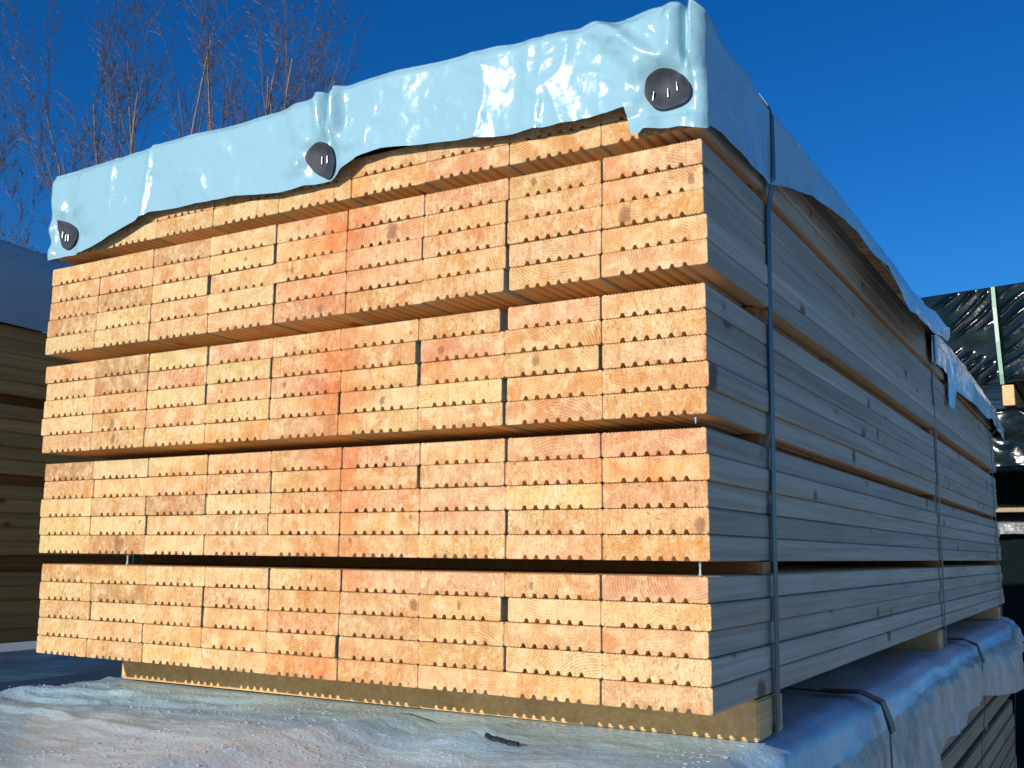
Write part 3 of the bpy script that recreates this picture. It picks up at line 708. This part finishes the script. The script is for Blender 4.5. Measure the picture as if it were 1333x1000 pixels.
# ------------------------------------------------------------------ black wrapped bundles at the right, farther back
def bundle(name, x0, x1, z0, z1, y0, depth, amp, seed, lab, fan=None, group='black wrapped bundles at the right', mat='black'):
    nu, nv = 200, 110
    def fn(i, j):
        u, v = i / (nu - 1), j / (nv - 1); x = lerp(x0, x1, u); z = lerp(z0, z1, v)
        e = smooth(0, .05, u) * smooth(0, .05, 1 - u) * smooth(0, .08, v) * smooth(0, .06, 1 - v)
        d = 0.0
        if fan:                                      # tension folds fanning out from the strap
            fx, fz = fan
            dx = fx - x; w = smooth(.0, .06, dx) * (1 - smooth(.18, .42, dx)) if dx > 0 else .55 * smooth(0, .04, -dx) * (1 - smooth(.1, .2, -dx))
            sl = z + .62 * (fx - x) + .035 * math.sin(dx * 8) + .022 * nz(x * 4, z * 4, seed)
            q = math.sin(sl * 74 + 2.6 * nz(x * 3, z * 3, seed + 5))
            d += .026 * w * max(0, q) ** 1.7 * clamp(.5 + 1.6 * nz(x * 5, z * 6, seed + 2))
            d += .012 * nz(x * 5, z * 7, seed)
        else:
            a = nz(x * 4 + z * 3, z * 7, seed); d += amp * (1 - abs(a) * 2.5) + amp * .35 * nz(x * 11, z * 13, seed + 3)
        return (x, y0 - d * e - .19 * (x - .94), z + BZ)
    vs, fs = grid(nu, nv, fn)
    b = len(vs); n = nu
    for (x, z) in ((x0, z0), (x1, z0), (x1, z1), (x0, z1)): vs.append((x, y0 + depth - .19 * (x - .94), z + BZ))
    bot = list(range(nu)); top = list(range((nv - 1) * nu, nv * nu)); lf = [j * nu for j in range(nv)]; rt = [j * nu + nu - 1 for j in range(nv)]
    fs.append(tuple(top + [b + 2, b + 3])); fs.append(tuple(reversed(bot)) + (b, b + 1)); fs.append(tuple(lf) + (b + 3, b)); fs.append(tuple(reversed(rt)) + (b + 1, b + 2)); fs.append((b + 1, b, b + 3, b + 2))
    o = obj(name, vs, fs, M[mat], smooth_=False)
    for pidx in range((nu - 1) * (nv - 1)): o.data.polygons[pidx].use_smooth = True
    tag(o, lab, 'bundle', group); return o
bundle('wrapped_bundle', -.1, 1.75, 1.16, 1.735, 5.5, 3.2, .01, 2.0, 'topmost bundle wrapped in glossy black plastic with a green strap', fan=(.935, 1.5))
bundle('wrapped_bundle', -.1, 1.75, .655, 1.012, 5.5, 3.2, .026, 8.0, 'crumpled glossy black wrapped bundle below the sunlit bearer end')
bundle('wrapped_bundle', -.1, 1.75, -1.1, .315, 5.62, 3.1, .0015, 14.0, 'tall black wrapped bundle in deep shade beneath the white sheet edge', mat='shadedblack')
for x, lab in ((.978, 'square sunlit bearer end between two black wrapped bundles'), (-.02, 'bearer between two black wrapped bundles, hidden behind the main stack')):
    if x < 0: continue
    vs, fs = bevel_box(.062, 3.1, .118, .003); o = obj('bearer', vs, fs, M['beam']); o.location = (x, 5.5 + 1.55 - .02, BZ + 1.028); tag(o, lab, 'bearer')
vs, fs = bevel_box(1.9, .05, .026, .002); o = obj('bearer', vs, fs, M['oldside']); o.location = (.85, 5.95, BZ + .440); tag(o, 'thin dim board lying crosswise in the dark gap above the white sheet', 'board')
vs, fs = bevel_box(1.8, 2.6, .19, .01); o = obj('wrapped_bundle', vs, fs, M['shadedblack']); o.location = (.82, 7.35, BZ + .462); tag(o, 'added black block filling the dark gap above the white sheet', 'bundle', 'black wrapped bundles at the right')  # black box added to fill the gap with darkness
def wfn(i, j):
    x = -.1 + 1.85 * i / 119; t = j / 11
    if t < .5: return (x, 6.2 - .66 * (t / .5), BZ + .372 + .006 * nz(x * 8, t * 6))
    v = (t - .5) / .5; z = lerp(.366, .300 + .010 * nz(x * 7, 1), v)
    return (x, 5.52 - .014 * nz(x * 13, z * 20, 3) - .010 * nz(x * 31, z * 30), BZ + z)
vs, fs = grid(120, 12, wfn); o = obj('white_sheet', vs, fs, M['white'], smooth_=True); tag(o, 'crinkled white sheet edge hanging over the shaded black bundle', 'sheet')
pts = [(.93, 6.4, 1.742), (.932, 5.52, 1.742), (.934, 5.488, 1.73), (.938, 5.468, 1.60), (.943, 5.466, 1.40), (.949, 5.478, 1.21), (.950, 5.49, 1.155), (.950, 5.6, 1.152)]
o = strap('strap', pts, .021, M['greenstrap'], .002, Vector((1, 0, 0))); tag(o, 'pale green strap down the front of the topmost black bundle', 'strap')

# ------------------------------------------------------------------ bare trees behind
def tree(seed, x, y, hgt, spread, stems, lab, lean=0.0, tw=1.0):
    rt = random.Random(seed); root = empty('bare_tree', (x, y, 0))
    tag(root, lab, 'tree', 'bare trees behind the stacks')
    tv, tf, wv, wf = [], [], [], []
    def limb(p, d, L, r, depth, out):
        n = max(3, int(L / .45)); pos = p.copy(); dv = d.normalized(); rad = r
        side = []
        for i in range(n):
            dv = (dv + Vector((rt.gauss(0, .035), rt.gauss(0, .035), .05 + rt.gauss(0, .02)))).normalized()
            q = pos + dv * (L / n); r2 = max(.0042, r * (1 - .80 * (i + 1) / n))
            tube(tv if r > .016 else wv, tf if r > .016 else wf, pos, q, rad, r2, 5 if r > .03 else 3)
            side.append((q.copy(), dv.copy(), r2, (i + 1) / n)); pos = q; rad = r2
        if depth <= 0: return
        k = {3: 13, 2: 12, 1: 9}[depth]
        k = int(k * tw) if depth < 3 else k
        for _ in range(k):
            q, dv2, r2, f = rt.choice(side[len(side) // 4:])
            a = rt.uniform(0, 6.283); o1 = dv2.orthogonal().normalized(); o2 = dv2.cross(o1)
            up = rt.uniform(.25, .6) if depth == 3 else rt.uniform(.35, .8)
            nd = (dv2 + (o1 * math.cos(a) + o2 * math.sin(a)) * up).normalized()
            limb(q, nd, L * rt.uniform(.30, .52) * (1.15 - .5 * f) * {3: 1.0, 2: .62, 1: .6}[depth], max(.0045, r2 * rt.uniform(.35, .6)), depth - 1, out)
    base = Vector((0, 0, 0)); th = hgt * .16
    tube(tv, tf, base, Vector((lean * .3, 0, th)), .20, .15, 9)
    for s in range(stems):
        a = -1.0 + 2.0 * (s + .5) / stems + rt.uniform(-.12, .12)
        d = Vector((a * spread + lean, rt.uniform(-.35, .35) * spread, 1.0))
        limb(Vector((lean * .3 + a * .12, 0, th * .97)), d, hgt * rt.uniform(.72, .98) * (1 - .18 * abs(a)), rt.uniform(.085, .125), 3, None)
    obj('trunk', tv, tf, M['bark'], root, smooth_=True); obj('twigs', wv, wf, M['twig'], root)
TREES = [(11, -26.6, 18.5, 11.5, .62, 5, 'bare tree with slanting branches at the left edge of the photo', -.08, 1.25),
         (23, -22.4, 18.0, 15.5, .34, 4, 'bare tree with tall upright stems above the left end of the tarp', -.06, 1.15),
         (35, -18.7, 18.6, 17.0, .30, 5, 'tallest bare tree with many pale stems above the tarp', 0, .85),
         (47, -16.2, 18.0, 14.5, .16, 4, 'bare tree with close upright stems above the middle patch', .0, .9),
         (59, -18.6, 22.5, 14.8, .11, 2, 'slim bare tree rising behind the middle fold of the tarp', 0, 1.0)]
for t in TREES: tree(*t)

# ------------------------------------------------------------------ ground
vs, fs = grid(2, 2, lambda i, j: (-900 + 1800 * i, -900 + 1800 * j, 0)); o = obj('ground', vs, fs, M['ground']); o['kind'] = 'structure'

# ------------------------------------------------------------------ light, sky, camera
sund = Vector((-.150, -.985, .312)).normalized()
sl = bpy.data.lights.new('sun', 'SUN'); sl.energy = 4.4; sl.angle = math.radians(.5); sl.color = (1.0, .93, .83)
so = bpy.data.objects.new('sun', sl); COL.objects.link(so); so.rotation_euler = (-sund).to_track_quat('-Z', 'Y').to_euler(); so.location = (0, -5, 6)
wd = bpy.data.worlds.new('World'); scn.world = wd; wd.use_nodes = True
nt = wd.node_tree; nt.nodes.clear()
sky = nt.nodes.new('ShaderNodeTexSky'); sky.sky_type = 'NISHITA'; sky.sun_disc = False
sky.sun_elevation = math.asin(sund.z); sky.sun_rotation = math.atan2(sund.x, sund.y) % (2 * math.pi)
sky.air_density = 1.0; sky.dust_density = 0.2; sky.ozone_density = 3.0; sky.altitude = 300
hs = nt.nodes.new('ShaderNodeHueSaturation'); hs.inputs['Saturation'].default_value = 1.35; hs.inputs['Value'].default_value = 1.0
bg = nt.nodes.new('ShaderNodeBackground'); bg.inputs[1].default_value = .10
wo = nt.nodes.new('ShaderNodeOutputWorld')
nt.links.new(sky.outputs[0], hs.inputs['Color']); mu = nt.nodes.new('ShaderNodeMix'); mu.data_type = 'RGBA'; mu.blend_type = 'MULTIPLY'; mu.inputs[0].default_value = 1.0; mu.inputs[7].default_value = (.42, .80, 1.14, 1)
nt.links.new(hs.outputs[0], mu.inputs[6]); nt.links.new(mu.outputs[2], bg.inputs[0]); nt.links.new(bg.outputs[0], wo.inputs[0])

yaw, pit, rol = 0.5206868342606781, 0.16303873975332822, 0.007673690447515961
F = Vector((-math.sin(yaw) * math.cos(pit), math.cos(yaw) * math.cos(pit), math.sin(pit)))
R = Vector((math.cos(yaw), math.sin(yaw), 0)); U = R.cross(F)
R2 = R * math.cos(rol) + U * math.sin(rol); U2 = -R * math.sin(rol) + U * math.cos(rol)
cam = bpy.data.cameras.new('camera'); cam.sensor_fit = 'HORIZONTAL'; cam.sensor_width = 36.0; cam.lens = 1356.777 / 1333 * 36
cam.clip_start = .02; cam.clip_end = 3000
co = bpy.data.objects.new('camera', cam); COL.objects.link(co)
mx = Matrix((R2, U2, -F)).transposed().to_4x4(); mx.translation = Vector((12.040610429 * .12, -8.758378816 * .12, 1.323524319 * .12 + BZ)); co.matrix_world = mx
scn.camera = co
scn.view_settings.view_transform = 'Standard'; scn.view_settings.look = 'None'; scn.view_settings.exposure = 0; scn.view_settings.gamma = 1
